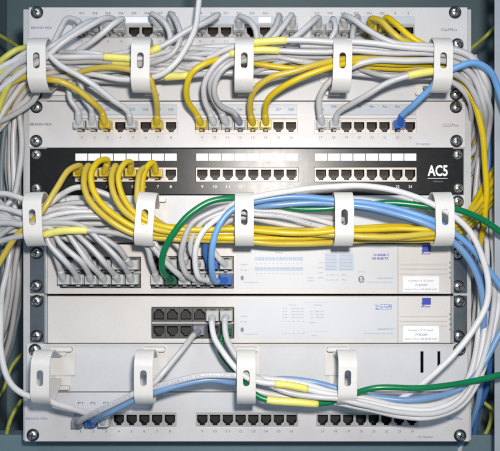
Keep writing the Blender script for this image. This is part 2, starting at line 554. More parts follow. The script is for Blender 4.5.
def mount_mesh():
    """stamped bracket: raised plate, foot, and a rounded hook lip at each end"""
    bm = bmesh.new()
    add_box(bm, 250 - 12.5, 250 + 12.5, 225.5 - 22, 225.5 + 8, 0.05, 2.6)
    add_box(bm, 250 - 8, 250 + 8, 225.5 + 8.3, 225.5 + 22, 0.05, 1.8)
    add_box(bm, 250 - 10.8, 250 + 10.8, 225.5 - 21.4, 225.5 - 17.2, 2.7, 11)
    add_box(bm, 250 - 4.2, 250 + 4.2, 225.5 - 17.0, 225.5 - 12.5, 2.7, 7)
    add_box(bm, 250 - 7.6, 250 + 7.6, 225.5 + 17.2, 225.5 + 21.0, 1.9, 9)
    bmesh.ops.recalc_face_normals(bm, faces=bm.faces)
    bmesh.ops.bevel(bm, geom=bm.edges[:], offset=0.0008, segments=2, affect='EDGES')
    me = bpy.data.meshes.new('mount_plate')
    bm.to_mesh(me); bm.free()
    me.materials.append(MATS['ring_paint'])
    return me
MOUNT = mount_mesh()
def manager(label, top, bot, cy, rings, x0=PX0, x1=PX1, holes=()):
    root = thing('cable_manager', label, 'cable manager', group='cable managers in the rack')
    plate('plate', x0, x1, top, bot, list(holes), 1.8, 'manager_paint', root)
    for fx, tilt in rings:
        x = 250 + (fx - 250) * (D - 62) / D
        o = link('ring', RING, root)
        o.location = F(x, cy, 0.4)
        o.rotation_euler = (0, math.radians(tilt), 0)
        bevel(o, 0.35)
        m = link('mount_plate', MOUNT, root)
        m.location = F(250 + (fx - 250) * 0.888, cy, 0.0)
    return root
m1 = manager('top row of five white D-rings on a pale plate', 54.0, 100.6, 75.5, [(36.3, -1), (140.3, 1), (244.2, 1), (342.6, 1.5), (443.6, 1)])
m2 = manager('middle row of five white D-rings below the black panel', 195.4, 242.6, 219.5, [(32.3, -2), (144.5, 4.5), (244.3, 0), (344.6, 0), (445.2, -1)])
m3 = manager('lowest row of four white D-rings with two black slots at right', 343.8, 391.8, 367.3, [(39.8, 1), (143.4, 0), (246.3, 0), (347.8, 1)], 26.5, 467.5,
             holes=[(420.6, 423.6, 351.5, 373), (437.6, 440.4, 351.5, 373)])

# ------------------------------------------------------------------ the two network switches
def switch(label, top, bot, clusters, kind):
    root = thing('network_switch', label, 'network switch', group='network switches in the rack')
    holes = [(a - 0.6, b + 0.6, c - 0.6, d + 0.6) for a, b, c, d in clusters]
    plate('face', 48.6, 449.6, top + 1, bot - 0.6, holes, 6.5, 'switch_plastic', root, h=5.0, bev=1.0)
    box('housing', 49, 449, top + 2, bot - 2, -190, -13, 'switch_plastic', root, bev=0)
    for x0, x1, e0, e1 in ((30, 45.4, 45.7, 48.2), (452.8, 467.2, 450.0, 452.4)):
        box('mounting_ear', x0, x1, top + 0.8, bot - 0.8, -1.8, 0.05, 'ear_steel', root, 0.4)
        box('ear_edge', e0, e1, top + 0.8, bot - 0.8, -10, 5.6, 'edge_steel', root, 0.4)
    for x in (452.0, 47.9):
        pass
    for a, b, c, d in clusters:
        box('port_bezel', a - 0.3, b + 0.3, (c + d) / 2 - 1.1, (c + d) / 2 + 1.1, -1.4, 4.2, 'port_grey', root, 0.3)
        w = (b - a) / 6
        hh = (d - c) / 2 - 1.2
        up = port_mesh(w - 0.3, hh, 'port_dark', -1, False)
        dn = port_mesh(w - 0.3, hh, 'port_dark', 1, False)
        for i in range(6):
            link('port', up, root).location = F(a + w * (i + .5), c + hh / 2, 3.6)
            link('port', dn, root).location = F(a + w * (i + .5), d - hh / 2, 3.6)
    box('overlay_label', 236.5, 396, top + 4, bot - 6, 5.02, 5.3, 'overlay_film', root, 0)
    H = 5.45
    y = top
    box('groove', 396.6, 397.4, top + 1.5, bot - 1, 4.4, 5.06, 'port_grey', root, 0)
    if kind == 1:
        text('Packet', 279, y + 9, 7, 1.6, 'ink_grey', root, h=H)
        for r, yy in enumerate((15, 25)):
            box('status_strip', 254.5, 303, y + yy - 1.8, y + yy + 2.2, 5.31, 5.36, 'ink_tint', root, 0)
            text('1 2 3 4 5 6 7 8 9 10 11 12' if r == 0 else '13 14 15 16 17 18 19 20 21 22 23 24', 279, y + yy, 46, 1.8, 'ink_faint', root, h=H)
            text('. . . . . . . . . . . .', 279, y + yy + 5, 45, 0.6, 'ink_grey', root, h=H)
        for xx, yy, ww, hh2 in ((324, 9, 13, 18), (338, 9, 15, 18)):
            box('status_table', xx, xx + ww, y + yy, y + yy + hh2, 5.31, 5.36, 'ink_tint', root, 0)
            for q in range(5): text('Green Link', xx + ww / 2, y + yy + 3 + q * 3.4, ww - 3, 1.3, 'ink_faint', root, h=H)
        text('Status', 331, y + 7, 11, 1.4, 'ink_faint', root, h=H); text('Packet Status', 345.5, y + 7, 13, 1.4, 'ink_faint', root, h=H)
        for q in range(4): text('on' if q % 2 else 'off', 320, y + 19 + q * 5, 4.4, 1.3, 'ink_faint', root, h=H)
        for q in range(2): text('Link %d' % (q + 1), 332, y + 31 + q * 5, 11, 1.3, 'ink_faint', root, h=H); text('Rx', 344, y + 31 + q * 5, 5, 1.3, 'ink_faint', root, h=H)
        text('Unit', 310.5, y + 34, 6, 1.6, 'ink_faint', root, h=H); text('Mgmt', 310.5, y + 37, 6, 1.6, 'ink_faint', root, h=H)
        bm = bmesh.new()
        bmesh.ops.create_circle(bm, cap_ends=True, radius=0.0034, segments=28)
        for v in bm.verts: v.co = F(360.5, y + 35.5, H) + Vector((v.co.x * 0.9, 0, v.co.y * 1.05))
        bm_obj('round_emblem', bm, 'ink_grey', root)
        text('S', 360.5, y + 35.5, 2.6, 4.2, 'ink_white', root, h=H + 0.1)
        text('C US', 360.5, y + 28, 6, 1.6, 'ink_faint', root, h=H)
        text('10 BASE-T', 380.5, y + 11.3, 15.5, 2.4, 'ink_blue', root, h=H, bold=0.03)
        text('100 BASE-TX', 379.5, y + 14.8, 16.5, 2.4, 'ink_blue', root, h=H, bold=0.03)
    else:
        text('Port', 292.5, y + 9.5, 6.5, 1.5, 'ink_faint', root, h=H)
        for q in range(4):
            text('1x', 285, y + 13 + q * 3, 4, 1.3, 'ink_faint', root, h=H)
            text('100 Link 10', 297, y + 13 + q * 3, 12, 1.3, 'ink_faint', root, h=H)
        for q in (26, 38): text('1  4  7  10  13  16', 293, y + q, 22, 1.2, 'ink_faint', root, h=H)
        text('Status', 317.5, y + 9.5, 8, 1.6, 'ink_faint', root, h=H)
        for q in range(3): text('on  100 Full', 316.5, y + 16 + q * 3, 13, 1.4, 'ink_faint', root, h=H)
        text('Power', 312.5, y + 27, 6, 1.5, 'ink_faint', root, h=H); text('Reset', 314, y + 40, 5.5, 1.4, 'ink_faint', root, h=H)
        for bx in ((303.5, 327.6, 7, 7.35), (303.5, 327.6, 36, 36.35)):
            box('printed_frame', bx[0], bx[1], y + bx[2], y + bx[3], 5.31, 5.36, 'ink_tint', root, 0)
        text('Tx', 376, y + 10.5, 3.6, 2, 'ink_blue', root, h=H, bold=0.02); text('Rx', 376.6, y + 13.4, 3.6, 2, 'ink_blue', root, h=H, bold=0.02)
        box('printed_block', 378.9, 390.6, y + 8.9, y + 14.2, 5.31, 5.36, 'ink_paleblue', root, 0)
        text('10BASE-T', 384.8, y + 10.3, 10.6, 1.9, 'ink_white', root, h=H, bold=0.02)
        text('100BASE', 384.8, y + 12.9, 10.6, 1.9, 'ink_white', root, h=H, bold=0.02)
    for q in range(2): text('1x' if q else '%dM' % 10, 244, y + 21 + q * 5.2, 6.4, 1.7, 'ink_faint', root, h=H)
    bm = bmesh.new()
    bmesh.ops.create_circle(bm, cap_ends=True, radius=0.0016, segments=16)
    for v in bm.verts: v.co = F(242.2, y + 34.2, H) + Vector((v.co.x, 0, v.co.y * 1.5))
    bm_obj('printed_dot', bm, 'ink_grey', root)
    text('Management', 251, y + 38.6, 15, 1.5, 'ink_faint', root, h=H)
    text('SuperStack II', 384, y + 34.6 - (0 if kind == 1 else 1), 15, 2.2, 'ink_grey', root, h=H)
    text('PS Hub 40 Switch 3300 Family', 377.5, y + 38.6 - (0 if kind == 1 else 0.5), 28, 1.6, 'ink_faint', root, h=H)
    # right hand end: maker's mark, ridges, asset sticker
    ly = top + (1.6 if kind == 1 else 2.6)
    box('logo_square', 421, 429.6, ly, ly + 6.8, 5.02, 5.2, 'ink_blue', root, 0)
    text('3', 421.3, ly + 7.2, 2.6, 4.2, 'ink_blue', root, h=5.3, bold=0.02)
    text('Com', 425.8, ly + 8.4, 6.2, 1.9, 'ink_blue', root, h=5.3, bold=0.03)
    for q in range(3):
        box('moulded_ridge', 398.6, 446, top + 20.0 + q * 4.6, top + 21.4 + q * 4.6, 4.9, 5.9, 'switch_plastic', root, 0.5)
    sy = bot - 18
    box('asset_sticker', 401.6, 437.5, sy, sy + 15.8, 5.95, 6.15, 'paper', root, 0)
    text('Contact IT IS Desk', 419.5, sy + 4.2, 25, 1.7, 'ink_grey', root, h=6.3)
    text('IT ROOM', 420, sy + 8.6, 11.5, 2.2, 'ink_dark', root, h=6.3)
    text('Switch 10 on 100 BASE LAN', 419.5, sy + 12.8, 32, 1.7, 'ink_grey', root, h=6.3)
    for q in range(4): box('side_vent', 448.2, 449.0, top + 18 + q * 5, top + 20 + q * 5, 4.9, 5.05, 'hole_black', root, 0)
    return root
CA = (61.5, 141.0, 257.2, 287.2)
CB = (152.2, 233.2, 256.6, 287.6)
CC = (152.6, 233.4, 307.4, 337.4)
s1 = switch('upper network switch, its two port blocks crowded with grey cables', 243.4, 294.0, [CA, CB], 1)
s2 = switch('lower network switch with one port block, mostly empty', 294.8, 343.2, [CC], 2)
def swp(c, col_, row):
    a, b, t, d = c
    w = (b - a) / 6
    return (a + w * (col_ + .5), (t + (d - t) * (0.26 if row == 0 else 0.74)))

for px, py, par, cup, h in (
    (37, 12.3, p1, 1, .3), (455, 12.3, p1, 1, .3), (457.2, 44.5, p1, 1, .3),
    (36, 94.4, m1, 1, .3), (456, 94.4, m1, 1, .3), (36.4, 107, p2, 1, .3), (456, 107, p2, 1, .3), (36.2, 141, p2, 1, .3), (456.4, 141, p2, 1, .3),
    (36.8, 155, p3, 0, .3), (457.4, 155, p3, 0, .3), (36.8, 188.4, p3, 0, .3), (458, 188, p3, 0, .3),
    (457.6, 201.6, m2, 1, .3), (36.8, 253, s1, 1, .3), (457, 254, s1, 1, .3), (36.4, 285.8, s1, 1, .3), (458, 286.4, s1, 1, .3),
    (36.8, 301, s2, 1, .3), (459.2, 301.4, s2, 1, .3), (36.8, 336, s2, 1, .3), (458.6, 336.4, s2, 1, .3),
    (35, 350, m3, 1, .3), (459.4, 349.4, m3, 1, .3), (457.4, 396.6, p4, 1, .3), (33, 435, p4, 1, .3), (460, 435.6, p4, 1, .3)):
    screw(px, py, par, bool(cup), h)

# ------------------------------------------------------------------ cables
def spline(pts, step=2.2):
    P = [Vector(p) for p in pts]
    P = [P[0] * 2 - P[1]] + P + [P[-1] * 2 - P[-2]]
    out = []
    for i in range(1, len(P) - 2):
        p0, p1_, p2_, p3_ = P[i - 1:i + 3]
        t0 = 0.0
        t1 = t0 + max(1e-6, (p1_ - p0).length) ** 0.5
        t2 = t1 + max(1e-6, (p2_ - p1_).length) ** 0.5
        t3 = t2 + max(1e-6, (p3_ - p2_).length) ** 0.5
        n = max(2, int((p2_ - p1_).length * 1000 / step))
        for k in range(n):
            t = t1 + (t2 - t1) * k / n
            a1 = p0 * ((t1 - t) / (t1 - t0)) + p1_ * ((t - t0) / (t1 - t0))
            a2 = p1_ * ((t2 - t) / (t2 - t1)) + p2_ * ((t - t1) / (t2 - t1))
            a3 = p2_ * ((t3 - t) / (t3 - t2)) + p3_ * ((t - t2) / (t3 - t2))
            b1 = a1 * ((t2 - t) / (t2 - t0)) + a2 * ((t - t0) / (t2 - t0))
            b2 = a2 * ((t3 - t) / (t3 - t1)) + a3 * ((t - t1) / (t3 - t1))
            out.append(b1 * ((t2 - t) / (t2 - t1)) + b2 * ((t - t1) / (t2 - t1)))
    out.append(P[-2].copy())
    return out

def tube(name, pts, rad, m, parent, sides=12):
    """one round jacket swept along pts; rad is a number or a list of radii, millimetres"""
    n = len(pts)
    if not isinstance(rad, (list, tuple)): rad = [rad] * n
    verts, faces = [], []
    t = (pts[1] - pts[0]).normalized()
    u = t.orthogonal().normalized()
    for i in range(n):
        t = (pts[min(n - 1, i + 1)] - pts[max(0, i - 1)]).normalized()
        u = (u - t * u.dot(t)).normalized()
        w = t.cross(u)
        r = rad[i] / 1000
        for k in range(sides):
            a = 2 * math.pi * k / sides
            verts.append(pts[i] + u * (r * math.cos(a)) + w * (r * math.sin(a)))
    for i in range(n - 1):
        for k in range(sides):
            k2 = (k + 1) % sides
            faces.append((i * sides + k, i * sides + k2, (i + 1) * sides + k2, (i + 1) * sides + k))
    faces.append(tuple(range(sides - 1, -1, -1)))
    faces.append(tuple((n - 1) * sides + k for k in range(sides)))
    me = bpy.data.meshes.new(name)
    me.from_pydata(verts, [], faces)
    for p in me.polygons: p.use_smooth = True
    return link(name, me, parent, [m])

COLNAME = dict(grey='grey', white='white', yellow='yellow', blue='blue', navy='dark blue', green='green', slate='bluish grey')
RAD = dict(grey=2.75, white=2.85, yellow=2.9, blue=2.9, navy=2.7, green=3.0, slate=2.6, lime=2.7)
def tuck(tr, colour):
    tr = list(tr)
    (ax, ay, ah), (x, y, h) = tr[-2], tr[-1]
    if x > 500: return tr
    if x > 462 and 40 < y < 440 and y > ay and (colour in ('grey', 'white', 'slate') or (colour == 'yellow' and ah < 0)):
        while tr[-1][1] > 118: tr.pop()
        x, y, h = tr[-1]
        tr += [(x + 1, y + 26, h - 34), (x - 8, y + 62, h - 66), (446, y + 92, min(-50, h - 90))]
    elif x > 462 and 40 < y < 440 and y < ay:
        tr += [(x - 2, y - 60, h - 40), (x - 8, y - 120, -55), (450, y - 160, -80)]
    elif x > 462 and 40 < y < 440:
        tr += [(x - 4, y + 50, h - 20), (462, y + 90, h - 50), (436, y + 110, min(-60, h - 60))]
    elif 0 <= x < 40 and 60 < y < 440 and y > ay:
        while tr[-1][1] > 100 and len(tr) > 5: tr.pop()
        x, y, h = tr[-1]
        tr += [(x - 14, y + 22, h - 8), (min(x - 34, -20), y + 52, h - 18)]
    return tr
PRINT = 'PATCH CABLE UTP 4PR 24AWG CAT 5E'
GROUP = 'cables dressed through the rings'
def cable(colour, trace, label, port=None, port2=None, sleeves=(), group=GROUP, r=None, name=None, wob=1.5, boot=None, print_span=None, h0=0.0):
    """trace: (pixel x, pixel y, mm in front of the rack face); port: plugged end on the rack face"""
    root = thing(name or 'patch_cable', label, 'cable', group=group)
    trace = tuck(trace, colour)
    tr = [(a + random.uniform(-wob, wob) * .5, b + random.uniform(-wob, wob) * .5, c) for a, b, c in trace]
    pts = [W(*p) for p in tr]
    if port:
        fx, fy = port
        pts = [F(fx, fy - 0.6, h0 + 7), F(fx, fy - 0.6, h0 + 13)] + pts
    if port2:
        fx, fy = port2
        pts = pts + [F(fx, fy - 0.6, h0 + 13), F(fx, fy - 0.6, h0 + 7)]
    s = spline(pts)
    sd = random.uniform(0, 50)
    for i, p in enumerate(s):
        k = min(1.0, i / 8, (len(s) - 1 - i) / 8)
        s[i] = p + noise.noise_vector(p * 28 + Vector((sd, sd, 0))) * (0.0011 * k)
    r = (r or RAD[colour]) * random.uniform(0.95, 1.05)
    jk = tube('jacket', s, r, 'cable_' + colour, root)
    for end, pt in ((0, port), (1, port2)):
        if not pt: continue
        pl = link('plug', PLUG[boot or colour], root)
        pl.location = F(pt[0], pt[1], h0)
        if h0 > 3: pl.scale = (1.12, 1, 1.18)
        seq = s if end == 0 else s[::-1]
        acc, seg = 0.0, []
        for i in range(1, len(seq)):
            acc += (seq[i] - seq[i - 1]).length * 1000
            if acc > 3.0: seg.append((seq[i], acc))
            if acc > 18: break
        if len(seg) > 2:
            L0, L1 = seg[0][1], seg[-1][1]
            rr = [(4.1 - 1.1 * (a - L0) / (L1 - L0)) + 0.22 * math.sin((a - L0) * 2.2) for _, a in seg]
            tube('boot', [p for p, _ in seg], rr, BOOT[boot or colour], pl)
            # the boot's mesh is laid out in scene space: undo the plug's own offset
            pl.children[-1].matrix_parent_inverse = pl.matrix_basis.inverted()
    if print_span:
        u, n = 0.0, Vector((0, -1, 0))
        lens = [0.0]
        for a, b in zip(s, s[1:]): lens.append(lens[-1] + (b - a).length * 1000)
        sel = [i for i, p in enumerate(s) if print_span[0] <= p.x * 1000 * D / (D + p.y * 1000) + 250 <= print_span[1]]
        i0, i1 = sel[0], sel[-1]
        flip = s[i1].x < s[i0].x
        o = text(PRINT, 250, 225.5, lens[i1] - lens[i0], 1.9, 'ink_paleblue', root, 'jacket_print', h=0)
        half = (lens[i1] - lens[i0]) / 2
        for v in o.data.vertices:
            L = lens[i0] + half + (-1 if flip else 1) * v.co.x * 1000
            k = min(len(s) - 2, max(0, next((i for i in range(i0, i1 + 1) if lens[i] > L), i1) - 1))
            f = (L - lens[k]) / max(1e-6, lens[k + 1] - lens[k])
            c = s[k].lerp(s[k + 1], f)
            t = (s[k + 1] - s[k]).normalized()
            if flip: t = -t
            n = (Vector((0, -1, 0.25)) - t * t.dot(Vector((0, -1, 0.25)))).normalized()
            b = n.cross(t)
            vz = v.co.z * 1000
            if b.z < 0: b = -b
            v.co = c + n * ((math.sqrt(max(0.1, r * r - vz * vz)) + 0.08) / 1000) + b * (vz / 1000)
    for x0, x1 in sleeves:
        sub = []
        for p in s:
            px = p.x * 1000 * D / (D + p.y * 1000) + 250
            if x0 <= px <= x1: sub.append(p)
            elif sub: break
        if len(sub) > 2:
            tube('label_sleeve', sub, r + 0.8, 'sleeve_yellow', root)
    return root

def q(p, n): return (cx_port(p, n), PORT_Y[p])

# ---- first row: cables of the top panel
cable('grey', [(78, 22, 24), (68, 18, 30), (60, 32, 34), (52, 48, 38), (36, 60, 42), (16, 82, 36), (5, 115, 20), (3, 170, 0), (8, 240, -20)], 'grey cable from port 1 of the top panel, hooking down to the left', q(1, 1))
cable('grey', [(99, 21, 26), (90, 21, 36), (70, 33, 44), (53, 45, 50), (38, 54, 50), (16, 66, 46), (-4, 84, 42), (-24, 110, 36)], 'grey cable from port 2 of the top panel, upper of the two sweeping left', q(1, 2))
cable('grey', [(113, 19, 24), (105, 17, 36), (86, 28, 46), (62, 44, 52), (46, 57, 52), (20, 72, 48), (-6, 96, 44), (-24, 130, 40)], 'grey cable from port 3 of the top panel, lower of the two sweeping left', q(1, 3))
cable('grey', [(123, 20, 24), (114, 24, 32), (92, 42, 32), (64, 58, 26), (38, 68, 26), (14, 90, 14), (10, 150, -10), (14, 220, -30)], 'grey cable from port 4 of the top panel, behind the sweeping pair', q(1, 4))
cable('grey', [(153, 15, 24), (165, 22, 34), (171, 37, 38), (166, 52, 36), (152, 60, 32), (125, 65, 28), (90, 70, 24), (46, 74, 26), (20, 98, 14), (16, 160, -10), (20, 260, -30)], 'grey cable from port 7 of the top panel, curling right then down', q(1, 7))
cable('grey', [(170, 14, 26), (178, 24, 36), (181, 38, 40), (174, 54, 40), (155, 63, 38), (120, 68, 34), (84, 76, 30), (46, 80, 30), (18, 112, 10), (20, 180, -14)], 'grey cable from port 8 of the top panel, beside the one from port 7', q(1, 8))
cable('grey', [(210, 20, 22), (219, 15, 32), (206, 22, 40), (190, 31, 42), (172, 41, 42), (152, 51, 42), (138, 55, 40), (110, 58, 38), (70, 60, 36), (40, 64, 34), (12, 80, 30), (-14, 110, 24)], 'grey cable from port 9 of the top panel, yellow sleeve beside second ring', q(1, 9), sleeves=[(147, 160)])
cable('white', [(200, -34, 34), (199, -8, 38), (197.5, 10, 42), (195, 28, 46), (188, 46, 50), (178, 61, 52), (162, 73, 50), (145, 77.5, 46), (118, 78, 40), (90, 74, 36), (60, 68, 32), (36, 70, 30), (10, 100, 24), (-12, 140, 20)], 'thick white cable dropping in from above the rack and curving left')
cable('grey', [(239, 16, 26), (247, 19, 34), (255, 29, 38), (258, 42, 38), (266, 50, 34), (300, 52, 30), (342, 53, 28), (400, 53, 26), (444, 56, 28), (466, 70, 18), (476, 110, 0), (482, 180, -20)], 'grey cable from port 12 of the top panel, arching right over the ring', q(1, 12))
cable('grey', [(279, 16, 24), (275, 26, 34), (267, 38, 38), (255, 49, 34), (235, 58, 30), (205, 66, 26), (160, 72, 22), (110, 74, 20), (60, 72, 20), (34, 74, 20), (10, 105, 6), (6, 170, -14), (12, 270, -30)], 'grey cable from port 15 of the top panel slanting down to the left', q(1, 15))
cable('grey', [(292, 16, 24), (284, 25, 34), (273, 38, 38), (262, 47, 36), (240, 54, 34), (205, 66, 28), (170, 74, 26), (140, 76, 24), (90, 80, 22), (40, 78, 20), (14, 120, 0), (16, 200, -24)], 'grey cable from port 16 of the top panel, last of the middle ports', q(1, 16))
cable('grey', [(318, 17, 24), (309, 23, 34), (298, 34, 38), (284, 43, 38), (262, 50, 32), (236, 56, 28), (200, 68, 22), (150, 70, 18), (90, 64, 18), (40, 64, 18), (6, 100, 4)], 'grey cable from port 17 of the top panel slanting left from a clear boot', q(1, 17))
cable('grey', [(333, 20, 20), (335, 30, 28), (330, 42, 26), (336, 50, 24), (380, 54, 24), (440, 56, 24), (468, 78, 8), (474, 140, -14)], 'grey cable from port 18 of the top panel, dropping behind the fourth ring', q(1, 18))
cable('white', [(343, 17, 24), (353, 19, 36), (366, 28, 44), (380, 37, 48), (396, 43.5, 50), (434, 47, 52), (456, 49, 48), (474, 59, 42), (486, 80, 34), (492, 120, 18), (490, 180, 0)], 'white cable from port 19 of the top panel sweeping right across yellow ones', q(1, 19))
cable('grey', [(357, 17, 20), (354, 28, 30), (353, 42, 34), (362, 50, 32), (400, 51, 30), (442, 53, 32), (466, 64, 24), (480, 92, 12), (486, 150, -8)], 'grey cable from port 20 of the top panel hanging straight down', q(1, 20))
cable('yellow', [(371, 19, 24), (380, 21, 36), (391, 32, 42), (404, 41, 42), (424, 48, 34), (445, 55, 30), (464, 74, 18), (476, 104, 6), (484, 130, -4), (484, 190, -20)], 'yellow cable from port 21 of the top panel slanting right', q(1, 21))
cable('yellow', [(386, 18, 24), (396, 24, 36), (408, 35, 42), (421, 43, 42), (440, 51, 36), (460, 66, 24), (472, 88, 6), (480, 112, -6), (482, 170, -10)], 'yellow cable from port 22 of the top panel, nearest the empty end port', q(1, 22))

# ---- first row: cables of the second panel
cable('grey', [(78, 111, 20), (71, 99, 24), (69, 86, 26), (70, 72, 24), (58, 64, 22), (38, 66, 20), (12, 84, 16), (-10, 120, 8)], 'grey cable from port 1 of the second panel rising to the left', q(2, 1))
cable('grey', [(91, 110, 20), (84, 98, 24), (80, 84, 28), (70, 70, 30), (54, 66, 30), (36, 68, 30), (14, 92, 20), (8, 150, 0), (2, 230, -16)], 'grey cable from port 2 of the second panel tucked behind the yellow one', q(2, 2))
cable('yellow', [(101, 112, 22), (91, 101, 34), (77, 90, 42), (62, 81.5, 48), (47, 79, 48), (34, 74, 46), (16, 80, 42), (0, 96, 38), (-20, 130, 32)], 'yellow cable from port 3 of the second panel, slanting up left to first ring', q(2, 3))
cable('grey', [(127, 112, 24), (115, 101, 36), (96, 86, 46), (76, 74, 52), (60, 65, 54), (47, 53, 52), (35, 50, 50), (16, 60, 46), (-4, 80, 42), (-20, 110, 38)], 'grey cable from port 5 of the second panel crossing over the yellow ones', q(2, 5))
cable('yellow', [(157, 113, 24), (157, 100, 36), (154, 87, 46), (148, 77, 50), (137, 71, 48), (117, 67.5, 46), (97, 69, 42), (80, 73, 36), (60, 78, 28), (38, 76, 26), (14, 96, 18), (-10, 140, 10)], 'yellow cable from port 7 of the second panel, rising beside the second ring', q(2, 7))
cable('yellow', [(195, 113, 24), (188, 101, 36), (186, 87, 46), (192, 74, 52), (205, 64, 52), (222, 59.5, 46), (245, 61, 40), (270, 65, 36), (300, 67, 36), (342, 64, 36), (400, 68, 32), (444, 70, 32), (466, 92, 18), (476, 112, -4), (480, 150, -20)], 'yellow cable from port 9 of the second panel arching over to the right', q(2, 9))
cable('grey', [(209, 113, 22), (204, 98, 34), (204, 82, 42), (213, 67, 48), (228, 55, 50), (243, 51, 50), (262, 50, 50), (285, 50, 50), (330, 52.5, 50), (352, 51.5, 50), (395, 53, 50), (434, 54, 50), (458, 57, 46), (476, 70, 40), (488, 100, 30), (494, 160, 16)], 'grey cable from port 10 of the second panel, sleeved yellow beside third ring', q(2, 10), sleeves=[(228, 237), (251, 281)])
cable('grey', [(222, 113, 22), (213, 98, 32), (211, 82, 42), (220, 67, 46), (235, 59, 44), (255, 60, 38), (290, 58, 34), (342, 58, 34), (400, 58, 36), (442, 60, 38), (466, 74, 28), (480, 110, 12), (482, 190, -10)], 'grey cable from port 11 of the second panel, middle of the grey trio', q(2, 11))
cable('grey', [(234, 113, 22), (222, 106, 34), (214, 93, 44), (216, 77, 50), (228, 66, 52), (246, 60, 48), (272, 56, 40), (330, 57, 36), (400, 60, 34), (444, 63, 34), (468, 84, 20), (478, 130, 4), (476, 220, -20)], 'grey cable with a dark boot in port 12 of the second panel', q(2, 12), boot='slate')
cable('yellow', [(251, 112, 24), (251, 99, 36), (257, 88, 46), (273, 77, 52), (298, 69.5, 54), (327, 61.5, 52), (345, 58.5, 50), (382, 57.5, 44), (440, 60, 36), (462, 68, 28), (476, 92, 14), (484, 112, -2), (486, 150, -14)], 'yellow cable from port 13 of the second panel curving up right', q(2, 13))
cable('yellow', [(265, 112, 24), (269, 99, 36), (281, 88, 46), (302, 78, 52), (325, 69.5, 54), (345, 63.5, 52), (362, 62, 46), (400, 64, 40), (442, 67, 36), (458, 80, 30), (472, 100, 28), (482, 130, 22), (486, 170, 12), (484, 220, -4), (470, 262, -40), (446, 280, -70)], 'yellow cable from port 14 of the second panel, lower of the curving pair', q(2, 14))
cable('white', [(320, 111, 22), (319, 99, 30), (324, 89, 38), (333, 80, 42), (345, 70, 44), (358, 63.5, 48), (376, 60.5, 50), (405, 60, 52), (438, 60.5, 52), (458, 64, 46), (474, 78, 38), (484, 104, 28), (492, 150, 12)], 'white cable from port 17 of the second panel rising behind the fourth ring', q(2, 17))
cable('grey', [(338, 113, 22), (350, 104, 34), (368, 94, 44), (389, 83, 50), (410, 75, 54), (430, 72, 54), (446, 71, 52), (466, 81, 42), (480, 106, 30), (488, 150, 16), (490, 220, -4)], 'grey cable from port 18 of the second panel, yellow sleeved before the last ring', q(2, 18), sleeves=[(407, 435)])
cable('blue', [(402, 115, 22), (413, 104, 36), (430, 88, 48), (443, 75, 56), (458, 66, 59), (474, 62.5, 60), (488, 70, 56), (498, 88, 48), (508, 120, 36)], 'blue cable from port 23 of the second panel rising through the last ring', q(2, 23))

# ---- first row: cables that only pass through
cable('grey', [(-20, 84, 44), (2, 68, 46), (22, 58, 46), (36, 56, 46), (60, 56, 44), (90, 56.5, 42), (120, 57.5, 42), (140, 58, 42), (165, 52, 36), (200, 48, 26), (240, 46, 26), (300, 46, 26)], 'grey cable with a long yellow sleeve left of the second ring', sleeves=[(102, 131)])
cable('grey', [(-20, 92, 36), (10, 72, 40), (36, 62, 40), (70, 61, 36), (105, 61, 36), (140, 62, 36), (170, 66, 30), (200, 64, 24), (240, 62, 24), (300, 60, 22)], 'grey cable with a yellow sleeve just below the longer one', sleeves=[(110, 133)])
cable('grey', [(60, 84, 16), (100, 80, 20), (140, 80, 26), (165, 77, 36), (190, 76, 38), (215, 74, 30), (250, 72, 28), (300, 71, 26), (342, 70, 24), (400, 72, 22)], 'grey cable with a yellow sleeve below the curving white cable', sleeves=[(164, 191)])
cable('white', [(144, 74, 22), (176, 70, 26), (204, 61, 34), (222, 52, 42), (240, 45.5, 48), (256, 43, 52), (288, 40.5, 54), (332, 42.5, 54), (352, 41, 54), (395, 46, 56), (434, 49, 56), (456, 51, 52), (473, 60, 46), (486, 84, 38), (496, 130, 24)], 'white cable, uppermost in the first row, sleeved yellow right of the third ring', sleeves=[(252, 288)])
cable('grey', [(300, 46, 40), (342, 46.5, 44), (395, 49.5, 46), (440, 51.5, 46), (462, 58, 40), (478, 78, 32), (488, 120, 18), (488, 200, -6)], 'grey cable squeezed between white ones in the first row, right of the fourth ring')
cable('grey', [(340, 72, 22), (400, 76, 26), (440, 78, 34), (456, 84, 32), (470, 100, 24), (480, 132, 10), (478, 200, -14), (470, 300, -30)], 'grey cable leaving the bottom of the top right ring')
for k, (y0, dx, lab) in enumerate(((57, 0, 'uppermost'), (64.5, 1, 'second'), (76, 4, 'third'))):
    cable('lime', [(27, y0 - 10 + 4 * k, 38), (18, y0 - 8 + 3 * k, 42), (4, y0 + 2 + 4 * k, 44), (-16, y0 + 24, 40)] if k < 2 else [(27, 67, 38), (20, 72, 42), (10, 84, 44), (0, 104, 40), (-10, 140, 34)],
          lab + ' yellow green cable leaving the top left ring', r=2.9)

